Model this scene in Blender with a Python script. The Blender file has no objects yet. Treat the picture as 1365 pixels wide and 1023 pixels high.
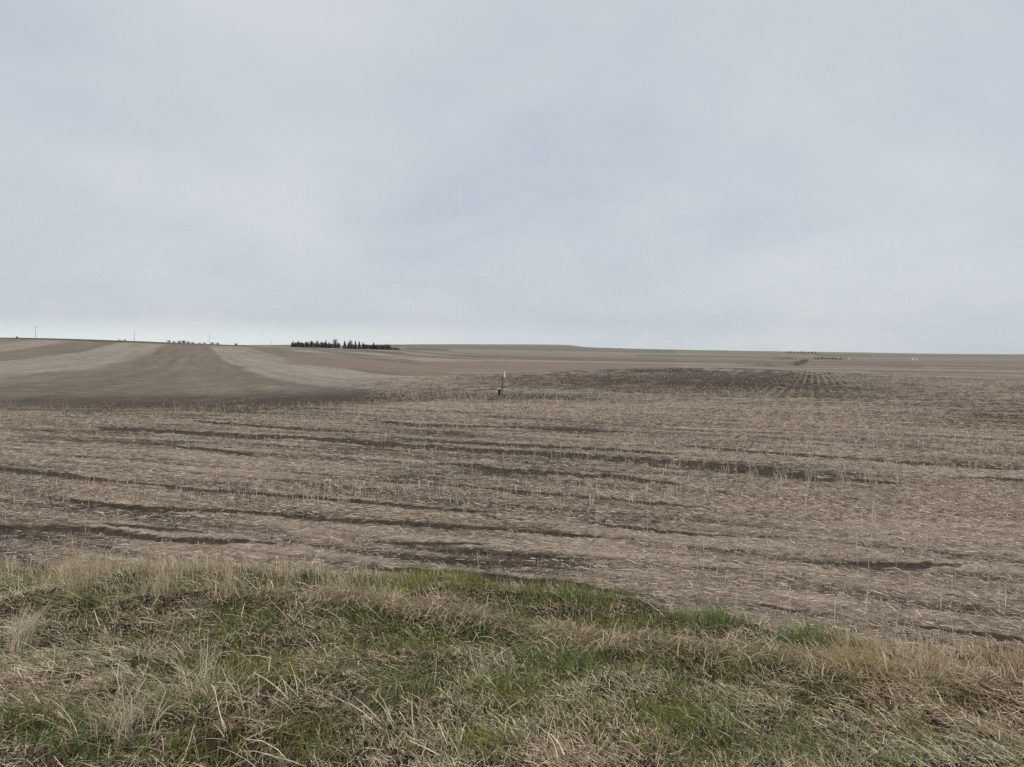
import bpy, math, random
import numpy as np
rng = np.random.default_rng(7); random.seed(7)
R = math.radians
scene = bpy.context.scene
C = scene.collection

# ------------------------------------------------------------------ camera model
F = 1000.0; CX, CY = 682.5, 511.5; EYE = 2.0; HOR = 474.0
PITCH = math.atan((CY - HOR) / F)
cp, sp = math.cos(PITCH), math.sin(PITCH)
def ray(px, py):
    a = (px - CX) / F; b = -(py - CY) / F
    Y = cp + b * sp; Z = -sp + b * cp
    return a / Y, Z / Y                       # u = X/Y, s = Z/Y
def proj(X, Y, Z):
    Z = Z - EYE; d = Y * cp - Z * sp; v = Y * sp + Z * cp
    return CX + F * X / d, CY - F * v / d
def ground(px, py, z=0.0):                    # pixel -> world on the level z
    u, s = ray(px, py); Y = (z - EYE) / s
    return u * Y, Y

# ------------------------------------------------------------------ numpy noise
def _h(ix, iy, k):
    n = (ix.astype(np.int64) * 374761393 + iy.astype(np.int64) * 668265263 + k * 974634777) & 0xffffffff
    n = ((n ^ (n >> 13)) * 1274126177) & 0xffffffff
    n = ((n ^ (n >> 16)) * 2246822519) & 0xffffffff
    return ((n ^ (n >> 15)) & 0xffffff) / float(0xffffff)
def vn(x, y, k=0):
    ix = np.floor(x); iy = np.floor(y); fx = x - ix; fy = y - iy
    fx = fx * fx * (3 - 2 * fx); fy = fy * fy * (3 - 2 * fy)
    a = _h(ix, iy, k); b = _h(ix + 1, iy, k); c = _h(ix, iy + 1, k); d = _h(ix + 1, iy + 1, k)
    return (a * (1 - fx) + b * fx) * (1 - fy) + (c * (1 - fx) + d * fx) * fy
def fbm(x, y, k=0, o=4, g=.5):
    s = 0; a = 1; t = 0
    for i in range(o):
        s = s + a * vn(x * 2 ** i + i * 17.3, y * 2 ** i - i * 9.1, k + i); t += a; a *= g
    return s / t
def sst(a, b, x):
    t = np.clip((x - a) / (b - a), 0, 1); return t * t * (3 - 2 * t)
def mix(a, b, t): return a * (1 - t) + b * t

# ------------------------------------------------------------------ terrain: far table (column px : (depth, image row))
COLS = {
 -600: [(36,529.6),(60,514),(100,500),(200,486),(350,472),(500,460),(650,451),(900,452),(2000,465),(5000,473),(13000,476)],
    0: [(36,529.6),(60,514),(100,500),(200,485),(350,469),(500,457),(650,448.7),(900,450),(2000,465),(5000,473),(13000,476)],
  120: [(36,529.6),(60,515),(100,501.5),(200,487),(350,471.5),(500,460),(670,452),(900,453),(2000,465),(5000,473),(13000,476)],
  250: [(36,529.6),(60,515.5),(100,503),(200,489),(350,474.5),(500,464),(700,457.3),(900,458.2),(2000,465),(5000,473),(13000,476)],
  330: [(36,529.6),(60,515.5),(100,503),(200,489.5),(350,477),(500,468),(720,461),(1000,460),(1500,459.3),(2500,462),(5000,473),(13000,476)],
  400: [(36,529.6),(60,515.5),(100,504),(200,490),(350,480),(600,471),(1000,463.5),(1600,459.3),(2500,461),(5000,465),(13000,476)],
  470: [(36,529.6),(60,515.5),(90,510),(200,496),(350,485),(600,473.5),(1000,464.5),(1600,460.5),(2500,460.3),(5000,460.2),(13000,476)],
  540: [(36,529.6),(55,513),(90,503.5),(200,502),(350,491),(600,478),(1000,467),(1600,463),(3000,460.5),(6000,459.3),(13000,476)],
  620: [(36,529.6),(55,511),(90,500),(200,500.5),(350,490),(600,478),(1000,471),(1600,466.5),(3000,462),(6000,458.7),(13000,476)],
  700: [(36,529.6),(55,510),(88,496.5),(200,498),(350,489),(600,479),(1000,472.5),(1600,468),(3000,463.5),(6000,458.9),(13000,476)],
  760: [(36,529.6),(55,509),(92,494),(200,495.5),(350,487),(600,479),(1000,473.5),(1600,469.5),(3000,464.8),(6000,459.6),(13000,476)],
  778: [(36,529.6),(55,509),(92,493.2),(200,495),(350,486.5),(600,479),(1000,473.7),(1600,469.7),(3000,465.5),(6000,462.9),(13000,476)],
  850: [(36,529.6),(55,508.5),(96,490.5),(200,492.5),(350,485.5),(600,479),(1000,474.5),(1600,471),(3000,467.5),(6000,465.2),(13000,476)],
  930: [(36,529.6),(55,508.5),(100,489),(200,491.5),(350,486),(600,481),(1000,476.5),(1600,473),(3000,469.5),(6000,466.6),(13000,476)],
 1000: [(36,529.6),(55,509.5),(98,490.7),(200,492),(350,487),(600,482.5),(1000,478.5),(1600,474.5),(3000,470.5),(6000,467.8),(13000,476)],
 1100: [(36,529.6),(55,511.5),(90,498),(200,492),(350,488),(600,484),(1000,480),(1600,476),(3000,472),(6000,469.4),(13000,476)],
 1230: [(36,529.6),(60,509),(100,499.5),(200,491.5),(350,487),(600,483.5),(1000,480.3),(1600,477),(3000,473.5),(6000,471.4),(13000,476)],
 1365: [(36,529.6),(60,510),(100,500.5),(200,492),(350,488),(600,484),(1000,481),(1600,478),(3000,474.5),(6000,472.2),(13000,476)],
 2200: [(36,529.6),(60,511),(100,501),(200,493),(350,488),(600,484),(1000,481),(1600,478),(3000,475),(6000,473),(13000,476)],
}
NA, NR = 1200, 300
azt = np.linspace(-math.pi, math.pi, NA); lrt = np.linspace(math.log(30), math.log(14000), NR)
cpx = sorted(COLS); caz = [math.atan((p - CX) / F) for p in cpx]
prof = []
for p in cpx:
    u, _ = ray(p, HOR); k = math.sqrt(1 + u * u)
    d = np.array([q[0] for q in COLS[p]]) * k
    t = np.array([(HOR - q[1]) / F for q in COLS[p]]) / k
    prof.append(np.interp(lrt, np.log(d), t))
prof = np.array(prof); flat = prof[[0, -1]].mean(0)
caz = np.array([-math.pi] + caz + [math.pi]); prof = np.vstack([flat, prof, flat])
tab = np.array([np.interp(azt, caz, prof[:, j]) for j in range(NR)]).T          # [NA,NR]
def smooth(a, ax, n, it=2):
    k = np.ones(2 * n + 1) / (2 * n + 1)
    for _ in range(it):
        a = np.apply_along_axis(lambda v: np.convolve(np.pad(v, n, mode='edge'), k, 'valid'), ax, a)
    return a
t1 = smooth(smooth(tab, 1, 4), 0, 9)
t2 = smooth(smooth(tab, 1, 4), 0, 1)                                            # the far ridge keeps its step
wf = sst(math.log(3500), math.log(5000), lrt)[None, :]
tab = t1 * (1 - wf) + t2 * wf

# ------------------------------------------------------------------ verge outline on the ground (from where it lies in the photo)
EDGE = [(-500,770),(0,762),(120,762),(330,762),(440,768),(560,773),(640,782),(700,789),(770,790),(860,802),(905,818),(960,822),(1010,838),(1060,852),(1120,855),(1180,858),(1250,868),(1365,880),(1900,920)]
ex, ey = zip(*[ground(*q) for q in EDGE]); ex = np.array(ex); ey = np.array(ey)
def edge_y(x): return np.interp(x, ex, ey) + (fbm(x * 1.3, x * 0 + 3.3, 50) - .5) * .35
RIDGE = [(-300,800),(0,795),(250,790),(480,803),(620,822),(800,845),(1000,868),(1180,893),(1365,905),(1800,930)]
rx, ry = zip(*[ground(q[0], q[1], .12) for q in RIDGE]); rx = np.array(rx); ry = np.array(ry)
def ridge_d(x, y): return y - np.interp(x, rx, ry)

# furrows and wheel tracks: (points in the photo, half width in m, strength)
TR = [
 ([(-200,612),(0,627),(60,632),(130,640),(264,653),(380,661),(480,670),(528,674),(600,680),(686,684)],.10,1.0),
 ([(49,664),(158,674),(225,679),(323,683),(387,688),(440,692),(510,695),(616,702),(690,707),(756,711),(862,720)],.085,1.1),
 ([(457,640),(573,646),(640,651),(700,656),(785,663),(844,669),(920,676),(966,681)],.09,.9),
 ([(728,692),(800,699),(885,709),(955,714),(1000,716),(1040,713)],.07,.8),
 ([(-100,695),(0,704),(88,702),(150,708),(211,718),(316,722),(400,727)],.10,.75),
 ([(98,697),(200,704),(300,712)],.08,.6),
 ([(120,572),(246,579),(316,583),(440,588),(510,594),(651,603),(721,608),(792,612),(920,620),(1026,628),(1096,639)],.30,.55),
 ([(560,590),(700,596),(800,601),(920,609)],.2,.5),
 ([(560,616),(680,628),(760,633),(850,640),(930,650)],.2,.6),
 ([(885,595),(950,600),(1026,606),(1131,612),(1215,619),(1365,628),(1500,636)],.15,.7),
 ([(1258,633),(1310,638),(1365,641),(1500,650)],.15,.7),
 ([(955,629),(1026,632),(1096,641),(1180,643),(1237,647)],.16,.75),
 ([(1096,662),(1140,666),(1191,670)],.11,.7),
 ([(1166,827),(1200,830),(1237,836),(1300,845),(1365,853),(1500,870)],.06,1.0),
 ([(990,802),(1030,807),(1082,815)],.07,1.0),
 ([(913,800),(962,804)],.05,.9),
 ([(1135,803),(1200,806),(1290,815),(1365,824)],.035,.8),
 ([(1040,746),(1120,751),(1230,754),(1330,752)],.10,.5),
 ([(475,758),(560,762),(650,769),(740,777),(860,792)],.07,.9),
 ([(486,732),(560,733),(640,735),(730,741),(800,748)],.05,.8),
 ([(500,742),(600,748),(720,755),(800,764)],.05,.8),
 ([(470,722),(600,724),(700,727)],.045,.6),
 ([(900,742),(1000,752),(1100,762)],.06,.5),
 ([(0,537),(70,531),(130,530),(200,535),(300,541)],.6,.8),
 ([(60,524),(130,524)],.6,.5),
 ([(250,563),(330,570),(430,577),(520,581)],.2,.55),
 ([(150,590),(280,600),(360,611)],.10,.45),
 ([(480,562),(560,570),(700,574),(850,580)],.22,.4),
 ([(620,556),(760,566),(900,574)],.16,.35),
 ([(1100,583),(1160,588),(1185,590)],.16,.5),
 ([(650,652),(740,666)],.08,.5),
 ([(600,680),(660,690),(720,694)],.12,.45),
]
TRW = []
for pts, w, st in TR:
    q = np.array([ground(a, b) for a, b in pts]); TRW.append((q, w, st))
def seg_dist(x, y, q):
    d = np.full(x.shape, 1e9)
    for (x0, y0), (x1, y1) in zip(q[:-1], q[1:]):
        dx, dy = x1 - x0, y1 - y0; t = np.clip(((x - x0) * dx + (y - y0) * dy) / (dx * dx + dy * dy), 0, 1)
        d = np.minimum(d, (x - x0 - t * dx) ** 2 + (y - y0 - t * dy) ** 2)
    return np.sqrt(d)
def tracks(x, y):
    m = np.zeros(x.shape); near = (np.hypot(x, y) < 60) & (y > 2)
    xs, ys = x[near], y[near]; v = np.zeros(xs.shape)
    jx = (fbm(xs * 1.5, ys * 1.5, 31) - .5) + .7 * (fbm(xs * 9, ys * 7, 35, 3) - .5)
    for i, (q, w, st) in enumerate(TRW):
        lo = q.min(0) - 3 * w - .5; hi = q.max(0) + 3 * w + .5
        s = (xs > lo[0]) & (xs < hi[0]) & (ys > lo[1]) & (ys < hi[1])
        if not s.any(): continue
        d = seg_dist(xs[s], ys[s] + jx[s] * w * 1.5, q)
        wv = w * (.55 + .95 * fbm(xs[s] * 1.6, ys[s] * 1.2, 40 + i, 4, .7)); ends = np.minimum(np.abs(xs[s] - q[0, 0]), np.abs(xs[s] - q[-1, 0])); wv = wv * sst(-.1, .9, ends / 1.0)+1e-4
        br = sst(.24, .42, fbm(xs[s] * 2.6, ys[s] * 3, 60 + i, 4, .7))
        v[s] = np.maximum(v[s], st * np.exp(-(d / wv) ** 4) * (.8 + .4 * br))
    m[near] = v
    return m
# direction across / along the headland rows
HD = np.array([1, -.42]) / math.hypot(1, .42)
def streaks(x, y):
    p = x * HD[0] + y * HD[1]; q = -x * HD[1] + y * HD[0]
    q = q + (fbm(p * .25, q * .3, 70) - .5) * .8
    a = fbm(p * .35, q * 3.0, 71, 3); b = fbm(p * .8, q * 7.5, 75, 3)
    return a, b

def base_z(x, y):
    r = np.hypot(x, y) + 1e-9; az = np.arctan2(x, y)
    fi = np.clip((az + math.pi) / (2 * math.pi) * (NA - 1), 0, NA - 1.001)
    fj = np.clip((np.log(r) - lrt[0]) / (lrt[-1] - lrt[0]) * (NR - 1), 0, NR - 1.001)
    i = fi.astype(int); j = fj.astype(int); a = fi - i; b = fj - j
    t = (tab[i, j] * (1 - a) + tab[i + 1, j] * a) * (1 - b) + (tab[i, j + 1] * (1 - a) + tab[i + 1, j + 1] * a) * b
    far = EYE + t * r
    k = sst(34, 44, r)
    z = far * k
    z = z + (fbm(x * .05, y * .05, 5, 3) - .5) * .5 * sst(8, 30, r) * (1 - sst(32, 60, r))
    z = z + (fbm(x * .004, y * .004, 8, 3) - .5) * 1.0 * sst(150, 400, r) * (1 - sst(600, 900, r))
    z = z + (fbm(x * .0012, y * .0012, 9, 4) - .5) * r * .0016 * sst(1200, 2500, r)
    return z
def hollows(X, Y):
    """barer, damper ground: hollows and the back of the rise"""
    out = np.zeros(X.shape); sel = (Y > 3) & (Y < 140)
    X, Y = X[sel], Y[sel]; px, py = proj(X, Y, base_z(X, Y)); r = np.hypot(X, Y)
    nz1 = fbm(X * .25, Y * .12, 96, 5, .65) - .5
    def blob(x0, y0, wx, wy, s, rmin=0, rmax=1e9, p=1):
        e = ((px - x0) / wx) ** 2 + ((py - y0) / wy) ** 2
        return s * np.exp(-(e * (1 + 1.4 * nz1)) ** 1.1) * ((r > rmin) & (r < rmax))
    dk = blob(250, 534, 230, 13, .55, 0, 120) + blob(380, 527, 110, 8, .2, 0, 120) + blob(60, 533, 110, 6, .3, 0, 120)
    dk += blob(900, 509, 280, 22, .13, 0, 130) + blob(940, 498, 170, 9, .05, 0, 130) + blob(1000, 514, 190, 12, .10, 0, 130) + blob(800, 510, 190, 11, .08, 0, 130) + blob(1060, 506, 60, 5, .1, 0, 130)
    dk += blob(460, 530, 60, 6, .12) + blob(640, 527, 90, 4, .18) + blob(740, 528, 60, 3, .15)
    dk += blob(960, 622, 120, 8, .22, 0, 60) + blob(1070, 632, 80, 6, .16) + blob(640, 575, 170, 10, .06) + blob(520, 572, 70, 6, .06) + blob(760, 608, 160, 7, .1)
    dk += blob(620, 745, 140, 18, .16) + blob(800, 720, 200, 22, -.10) + blob(1250, 700, 200, 40, -.12) + blob(250, 640, 260, 30, -.10) + blob(470, 545, 120, 6, -.12) + blob(620, 538, 130, 5, -.16)
    dk += blob(560, 508, 90, 5, -.12, 0, 130) + blob(1150, 505, 90, 5, -.1, 0, 130)
    out[sel] = dk; return out
def verge(x, y):                                # 1 on the verge, 0 in the field
    ey_ = edge_y(x); return 1 - sst(-.12, .15, y - ey_)
def gz(x, y):
    r = np.hypot(x, y)
    z = base_z(x, y)
    v = verge(x, y)
    rd = ridge_d(x, y)
    bank = .30 * (1 - sst(-3.2, .4, rd)) + .07 * np.exp(-(rd / .28) ** 2)
    z = z + v * (bank + (fbm(x * 1.6, y * 1.6, 11, 3) - .45) * .18 + (fbm(x * 6, y * 6, 15, 2) - .5) * .07)
    n = r < 70
    if n.any():
        xs, ys = x[n], y[n]; f = (1 - v[n]) * (1 - sst(40, 70, r[n]))
        a, b = streaks(xs, ys)
        zz = -(.05) * np.clip(tracks(xs, ys), 0, 1) + (a - .5) * .05 + (b - .5) * .03 + (fbm(xs * 9, ys * 9, 21, 3, .6) - .5) * .03
        z[n] = z[n] + f * zz
    return z

# ------------------------------------------------------------------ materials
def newmat(name):
    m = bpy.data.materials.new(name); m.use_nodes = True
    nt = m.node_tree; b = nt.nodes['Principled BSDF']; b.inputs['Roughness'].default_value = .85
    b.inputs['Specular IOR Level'].default_value = .2
    return m, nt, b
def N(nt, t, **k):
    n = nt.nodes.new(t)
    for a, b in k.items(): setattr(n, a, b)
    return n
def noise_mat(name, c1, c2, scale=8, rough=.8, bump=0, detail=5, metal=0):
    m, nt, b = newmat(name); b.inputs['Roughness'].default_value = rough; b.inputs['Metallic'].default_value = metal
    tc = N(nt, 'ShaderNodeTexCoord'); no = N(nt, 'ShaderNodeTexNoise'); no.inputs['Scale'].default_value = scale; no.inputs['Detail'].default_value = detail
    cr = N(nt, 'ShaderNodeValToRGB'); cr.color_ramp.elements[0].position = .3; cr.color_ramp.elements[1].position = .7
    cr.color_ramp.elements[0].color = (*c1, 1); cr.color_ramp.elements[1].color = (*c2, 1)
    nt.links.new(tc.outputs['Object'], no.inputs['Vector']); nt.links.new(no.outputs['Fac'], cr.inputs['Fac']); nt.links.new(cr.outputs['Color'], b.inputs['Base Color'])
    if bump:
        bp = N(nt, 'ShaderNodeBump'); bp.inputs['Strength'].default_value = bump; nt.links.new(no.outputs['Fac'], bp.inputs['Height']); nt.links.new(bp.outputs['Normal'], b.inputs['Normal'])
    return m
def attr_mat(name, rough=.8, transl=0.0):
    m, nt, b = newmat(name); b.inputs['Roughness'].default_value = rough
    at = N(nt, 'ShaderNodeAttribute', attribute_name='col')
    tc = N(nt, 'ShaderNodeTexCoord'); no = N(nt, 'ShaderNodeTexNoise'); no.inputs['Scale'].default_value = 60; no.inputs['Detail'].default_value = 2
    mr = N(nt, 'ShaderNodeMapRange'); mr.inputs['From Min'].default_value = .3; mr.inputs['From Max'].default_value = .7; mr.inputs['To Min'].default_value = .8; mr.inputs['To Max'].default_value = 1.2
    vm = N(nt, 'ShaderNodeVectorMath', operation='SCALE')
    nt.links.new(tc.outputs['Object'], no.inputs['Vector']); nt.links.new(no.outputs['Fac'], mr.inputs['Value'])
    nt.links.new(at.outputs['Color'], vm.inputs[0]); nt.links.new(mr.outputs['Result'], vm.inputs['Scale']); nt.links.new(vm.outputs['Vector'], b.inputs['Base Color'])
    if transl:
        out = nt.nodes['Material Output']; tl = N(nt, 'ShaderNodeBsdfTranslucent'); mx = N(nt, 'ShaderNodeMixShader'); mx.inputs[0].default_value = transl
        nt.links.new(vm.outputs['Vector'], tl.inputs['Color']); nt.links.new(b.outputs[0], mx.inputs[1]); nt.links.new(tl.outputs[0], mx.inputs[2]); nt.links.new(mx.outputs[0], out.inputs['Surface'])
    return m

SOIL = np.array([.064, .047, .035]); STRAW = np.array([.385, .310, .240])
def ground_mat():
    m, nt, b = newmat('field_soil_and_straw'); L = nt.links.new
    b.inputs['Roughness'].default_value = .95; b.inputs['Specular IOR Level'].default_value = .1
    at = N(nt, 'ShaderNodeAttribute', attribute_name='col'); ac = N(nt, 'ShaderNodeAttribute', attribute_name='cover'); af = N(nt, 'ShaderNodeAttribute', attribute_name='detail')
    tc = N(nt, 'ShaderNodeTexCoord')
    mp = N(nt, 'ShaderNodeMapping'); mp.inputs['Rotation'].default_value = (0, 0, math.atan(.42)); mp.inputs['Scale'].default_value = (.55, 1.2, 1)
    L(tc.outputs['Object'], mp.inputs['Vector'])
    n1 = N(nt, 'ShaderNodeTexNoise'); n1.inputs['Scale'].default_value = 8; n1.inputs['Detail'].default_value = 9; n1.inputs['Roughness'].default_value = .78; n1.inputs['Distortion'].default_value = .6
    L(mp.outputs[0], n1.inputs['Vector'])
    n2 = N(nt, 'ShaderNodeTexNoise'); n2.inputs['Scale'].default_value = 1.1; n2.inputs['Detail'].default_value = 7; n2.inputs['Roughness'].default_value = .78
    mp2 = N(nt, 'ShaderNodeMapping'); mp2.inputs['Rotation'].default_value = (0, 0, -math.atan(.42)); mp2.inputs['Scale'].default_value = (1, .35, 1)
    L(tc.outputs['Object'], mp2.inputs['Vector']); L(mp2.outputs[0], n2.inputs['Vector'])
    # cover + noise -> straw fraction
    ad = N(nt, 'ShaderNodeMath', operation='ADD'); L(n1.outputs['Fac'], ad.inputs[0]); L(ac.outputs['Fac'], ad.inputs[1])
    mr = N(nt, 'ShaderNodeMapRange', interpolation_type='SMOOTHSTEP'); mr.inputs['From Min'].default_value = .80; mr.inputs['From Max'].default_value = 1.22
    L(ad.outputs[0], mr.inputs['Value'])
    n3 = N(nt, 'ShaderNodeTexNoise'); n3.inputs['Scale'].default_value = 14; n3.inputs['Detail'].default_value = 6; n3.inputs['Roughness'].default_value = .75
    L(mp.outputs[0], n3.inputs['Vector']); r3 = N(nt, 'ShaderNodeMapRange'); r3.inputs['From Min'].default_value = .35; r3.inputs['From Max'].default_value = .65; r3.inputs['To Min'].default_value = .6; r3.inputs['To Max'].default_value = 1.5
    L(n3.outputs['Fac'], r3.inputs['Value']); s3 = N(nt, 'ShaderNodeVectorMath', operation='SCALE'); s3.inputs[0].default_value = tuple(SOIL); L(r3.outputs[0], s3.inputs['Scale'])
    mx = N(nt, 'ShaderNodeMix', data_type='RGBA'); L(s3.outputs[0], mx.inputs[6]); mx.inputs[7].default_value = (*STRAW, 1)
    L(mr.outputs['Result'], mx.inputs['Factor'])
    # far / verge colours from the attribute, broken by the noise
    m2 = N(nt, 'ShaderNodeMapRange'); m2.inputs['From Min'].default_value = .3; m2.inputs['From Max'].default_value = .7; m2.inputs['To Min'].default_value = .52; m2.inputs['To Max'].default_value = 1.5
    L(n2.outputs['Fac'], m2.inputs['Value'])
    sc = N(nt, 'ShaderNodeVectorMath', operation='SCALE'); L(at.outputs['Color'], sc.inputs[0]); L(m2.outputs['Result'], sc.inputs['Scale'])
    fin = N(nt, 'ShaderNodeMix', data_type='RGBA'); L(af.outputs['Fac'], fin.inputs['Factor']); L(sc.outputs['Vector'], fin.inputs[6]); L(mx.outputs[2], fin.inputs[7])
    L(fin.outputs[2], b.inputs['Base Color'])
    bp = N(nt, 'ShaderNodeBump'); bp.inputs['Strength'].default_value = .35; bp.inputs['Distance'].default_value = .03
    L(n1.outputs['Fac'], bp.inputs['Height']); L(bp.outputs['Normal'], b.inputs['Normal'])
    return m

# ------------------------------------------------------------------ tagging helpers
def tag(o, label=None, cat=None, group=None, kind=None):
    if label: o['label'] = label
    if cat: o['category'] = cat
    if group: o['group'] = group
    if kind: o['kind'] = kind
    return o
def mesh_np(name, V, Q, cols=None, mat=None, parent=None, tri=False, extra=None, smooth=False):
    k = Q.shape[1]
    me = bpy.data.meshes.new(name); me.vertices.add(len(V)); me.vertices.foreach_set('co', V.astype(np.float32).ravel())
    me.loops.add(Q.size); me.loops.foreach_set('vertex_index', Q.astype(np.int32).ravel())
    me.polygons.add(len(Q)); me.polygons.foreach_set('loop_start', np.arange(0, Q.size, k, dtype=np.int32))
    me.update(calc_edges=True)
    if smooth: me.polygons.foreach_set('use_smooth', np.ones(len(Q), bool))
    if cols is not None:
        a = me.attributes.new('col', 'FLOAT_COLOR', 'POINT'); c = np.ones((len(V), 4), np.float32); c[:, :3] = cols; a.data.foreach_set('color', c.ravel())
    for n, v in (extra or {}).items():
        a = me.attributes.new(n, 'FLOAT', 'POINT'); a.data.foreach_set('value', v.astype(np.float32))
    if mat: me.materials.append(mat)
    o = bpy.data.objects.new(name, me); C.objects.link(o); o.parent = parent
    return o
def empty(name, loc, rz=0):
    o = bpy.data.objects.new(name, None); o.empty_display_size = .2; C.objects.link(o); o.location = loc; o.rotation_euler.z = rz; return o

# ------------------------------------------------------------------ the ground sheet
def build_ground():
    rows = [0.0, .5, 1.0, 1.5, 2.0, 2.4, 2.7]
    y = 1090.0
    while y > 494: rows.append(2000.0 / (y - 474)); y -= .72
    rr = rows[-1]
    while rr < 14000: rr *= 1.0185; rows.append(rr)
    rad = np.array(rows)
    u = np.linspace(-.86, .86, 1280); az_in = np.arctan(u)
    az_out = np.linspace(az_in[-1], 2 * math.pi + az_in[0], 90)[1:-1]
    az = np.concatenate([az_in, az_out]); n = len(az); m = len(rad)
    k = np.concatenate([np.sqrt(1 + u * u), np.interp(az_out, [az_in[-1], az_in[-1] + 1, 2 * math.pi + az_in[0] - 1, 2 * math.pi + az_in[0]], [math.sqrt(1 + .86 ** 2), 1.1, 1.1, math.sqrt(1 + .86 ** 2)])])
    A, RR = np.meshgrid(az, rad); K = np.tile(k, (m, 1)); RR = np.maximum(RR, .02) * K
    X = (RR * np.sin(A)).ravel(); Y = (RR * np.cos(A)).ravel()
    Z = gz(X, Y)
    px = np.full(X.shape, -9999.); py = px.copy(); fr = Y > 1
    px[fr], py[fr] = proj(X[fr], Y[fr], Z[fr])
    r = np.hypot(X, Y); v = verge(X, Y)
    # --- straw cover of the near field
    a, b = streaks(X, Y)
    big = fbm(X * .12, Y * .12, 90, 3)
    cov = .53 + (a - .5) * .5 + (b - .5) * .38 + (big - .5) * .3
    cov -= .95 * tracks(X, Y)
    dk = hollows(X, Y)
    cov -= dk
    # --- far fields: parallel strips about 35 m wide
    s = X + .42 * Y + (fbm(X * .01, Y * .01, 33, 2) - .5) * 5
    ph = (s - 11 + 3500) % 70
    ph = (ph + (fbm(X * .06, Y * .03, 39, 4, .6) - .5) * 5) % 70; strip = sst(-2, 2.5, ph) * (1 - sst(33, 37, ph)) + sst(68, 72.5, ph)             # 1 = pale strip
    # crop rows in the left strips
    A_ = np.array([.31, .256, .200]); B_ = np.array([.205, .163, .124])
    col = A_[None] * strip[:, None] + B_[None] * (1 - strip[:, None])
    rl = .5 + .5 * np.sin(s * 2 * math.pi / 5.8 + 2 * fbm(s * .05, Y * .02, 37, 2))
    col = col * (1 + .12 * (rl - .5) * (1 - sst(300, 600, r)) + .45 * (fbm(X * 1.3, Y * .3, 38, 3, .7) - .5) * (1 - sst(120, 400, r)))[:, None]
    col = col * (1 + ((fbm(s * .25, Y * .01, 34, 4, .6) - .5) * .5 + (fbm(X * .12, Y * .03, 36, 3) - .5) * .3))[:, None]
    # the very far country: broad irregular fields
    cell = vn(np.floor((X + .1 * Y) / 700) * 3.7, np.floor((Y - .15 * X) / 420) * 5.1, 44); cell2 = vn(np.floor((X + .1 * Y) / 700) * 1.7 + 9, np.floor((Y - .15 * X) / 420) * 2.3, 45)
    farc = mix(np.array([.23, .19, .148])[None], np.array([.31, .262, .20])[None], cell[:, None]); farc = mix(farc, np.array([.15, .165, .105])[None], (sst(.68, .76, cell2) * .2)[:, None])
    w = sst(900, 1500, r)[:, None]
    nearR = (px > 560) & (px < 1100); wr = (sst(200, 330, r) * sst(560, 620, px))[:, None]
    col = mix(col, farc, w)
    # paint strokes on the far land: row line in the photo, thickness px, colour, strength
    def stroke(pts, th, c, st, rmin=130, rmax=20000, soft=.5):
        nonlocal col
        P = np.array(pts, float); yl = np.interp(px, P[:, 0], P[:, 1]); inn = sst(P[0, 0] - 6, P[0, 0] + 6, px) * (1 - sst(P[-1, 0] - 6, P[-1, 0] + 6, px))
        nz = (fbm(X * .006, Y * .002, 120, 3) - .5) * th * .5
        q = inn * (1 - sst(th / 2 - soft * .5, th / 2 + soft, np.abs(py - yl + nz))) * ((r > rmin) & (r < rmax)) * st
        col = mix(col, np.array(c)[None], q[:, None])
    PINK = (.245, .18, .14); DK = (.125, .108, .085); PALE = (.33, .29, .24); GRN = (.13, .15, .085); OLV = (.18, .152, .115); BLUE = (.19, .178, .145)
    stroke([(380,477),(540,488),(900,489)], 15, PINK, .9, 130)
    stroke([(500,476),(700,478),(900,480)], 4, OLV, .5, 200)
    stroke([(600,474),(760,478),(960,485)], 3.5, DK, .35, 200)
    stroke([(540,462.5),(640,464),(900,469)], 5, OLV, .6, 500)
    stroke([(560,468),(700,471),(900,474),(1040,477)], 2.4, (.27,.235,.19), .6, 400)
    stroke([(540,478),(680,481.3),(780,482.5),(900,484.5),(1000,487)], 1.3, PALE, .75, 150)
    stroke([(430,474),(540,478)], 1.6, PALE, .5, 150)
    stroke([(360,463),(420,466),(500,469),(540,471)], 2.2, DK, .6, 200)
    stroke([(330,461),(390,464),(520,474),(640,482)], 1.4, PALE, .5, 200)
    stroke([(400,470),(470,476),(560,485)], 2.6, (.16,.13,.105), .55, 150)
    stroke([(540,466),(600,467)], 2.5, DK, .6, 400)
    stroke([(590,461.5),(760,462.5),(900,468)], 2.2, BLUE, .75, 2000)
    stroke([(540,460.5),(600,460.5)], 2.0, BLUE, .5, 2000)
    stroke([(850,474.2),(1000,476),(1060,476.5)], 1.2, DK, .7, 600)
    stroke([(870,468.2),(960,469),(1040,471.5)], 3, GRN, .3, 1500)
    stroke([(1040,471),(1100,472)], 2.2, (.19,.165,.14), .8, 1500)
    stroke([(1088,474),(1160,474.5)], 3.5, (.16,.17,.10), .7, 1500)
    stroke([(1060,478.3),(1140,479)], 2.0, (.15,.16,.10), .7, 500)
    stroke([(980,484),(1060,486),(1140,485),(1230,489)], 6, OLV, .6, 200)
    stroke([(870,480),(960,482),(1060,484)], 3, OLV, .5, 250)
    stroke([(1150,474.5),(1365,475.5)], 3, (.20,.175,.15), .6, 1500)
    stroke([(1180,482.5),(1365,485)], 1.8, DK, .35, 300)
    stroke([(1170,487),(1280,488.5),(1365,491)], 2.6, (.165,.145,.12), .5, 150)
    stroke([(1180,492),(1280,494),(1365,497)], 2.6, (.27,.235,.20), .5, 80)
    stroke([(1160,496),(1280,500),(1365,504)], 3.4, (.165,.142,.118), .5, 70)
    stroke([(955,491.2),(1010,493.5),(1080,497)], 2.2, PALE, .6, 85, 200)
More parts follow.
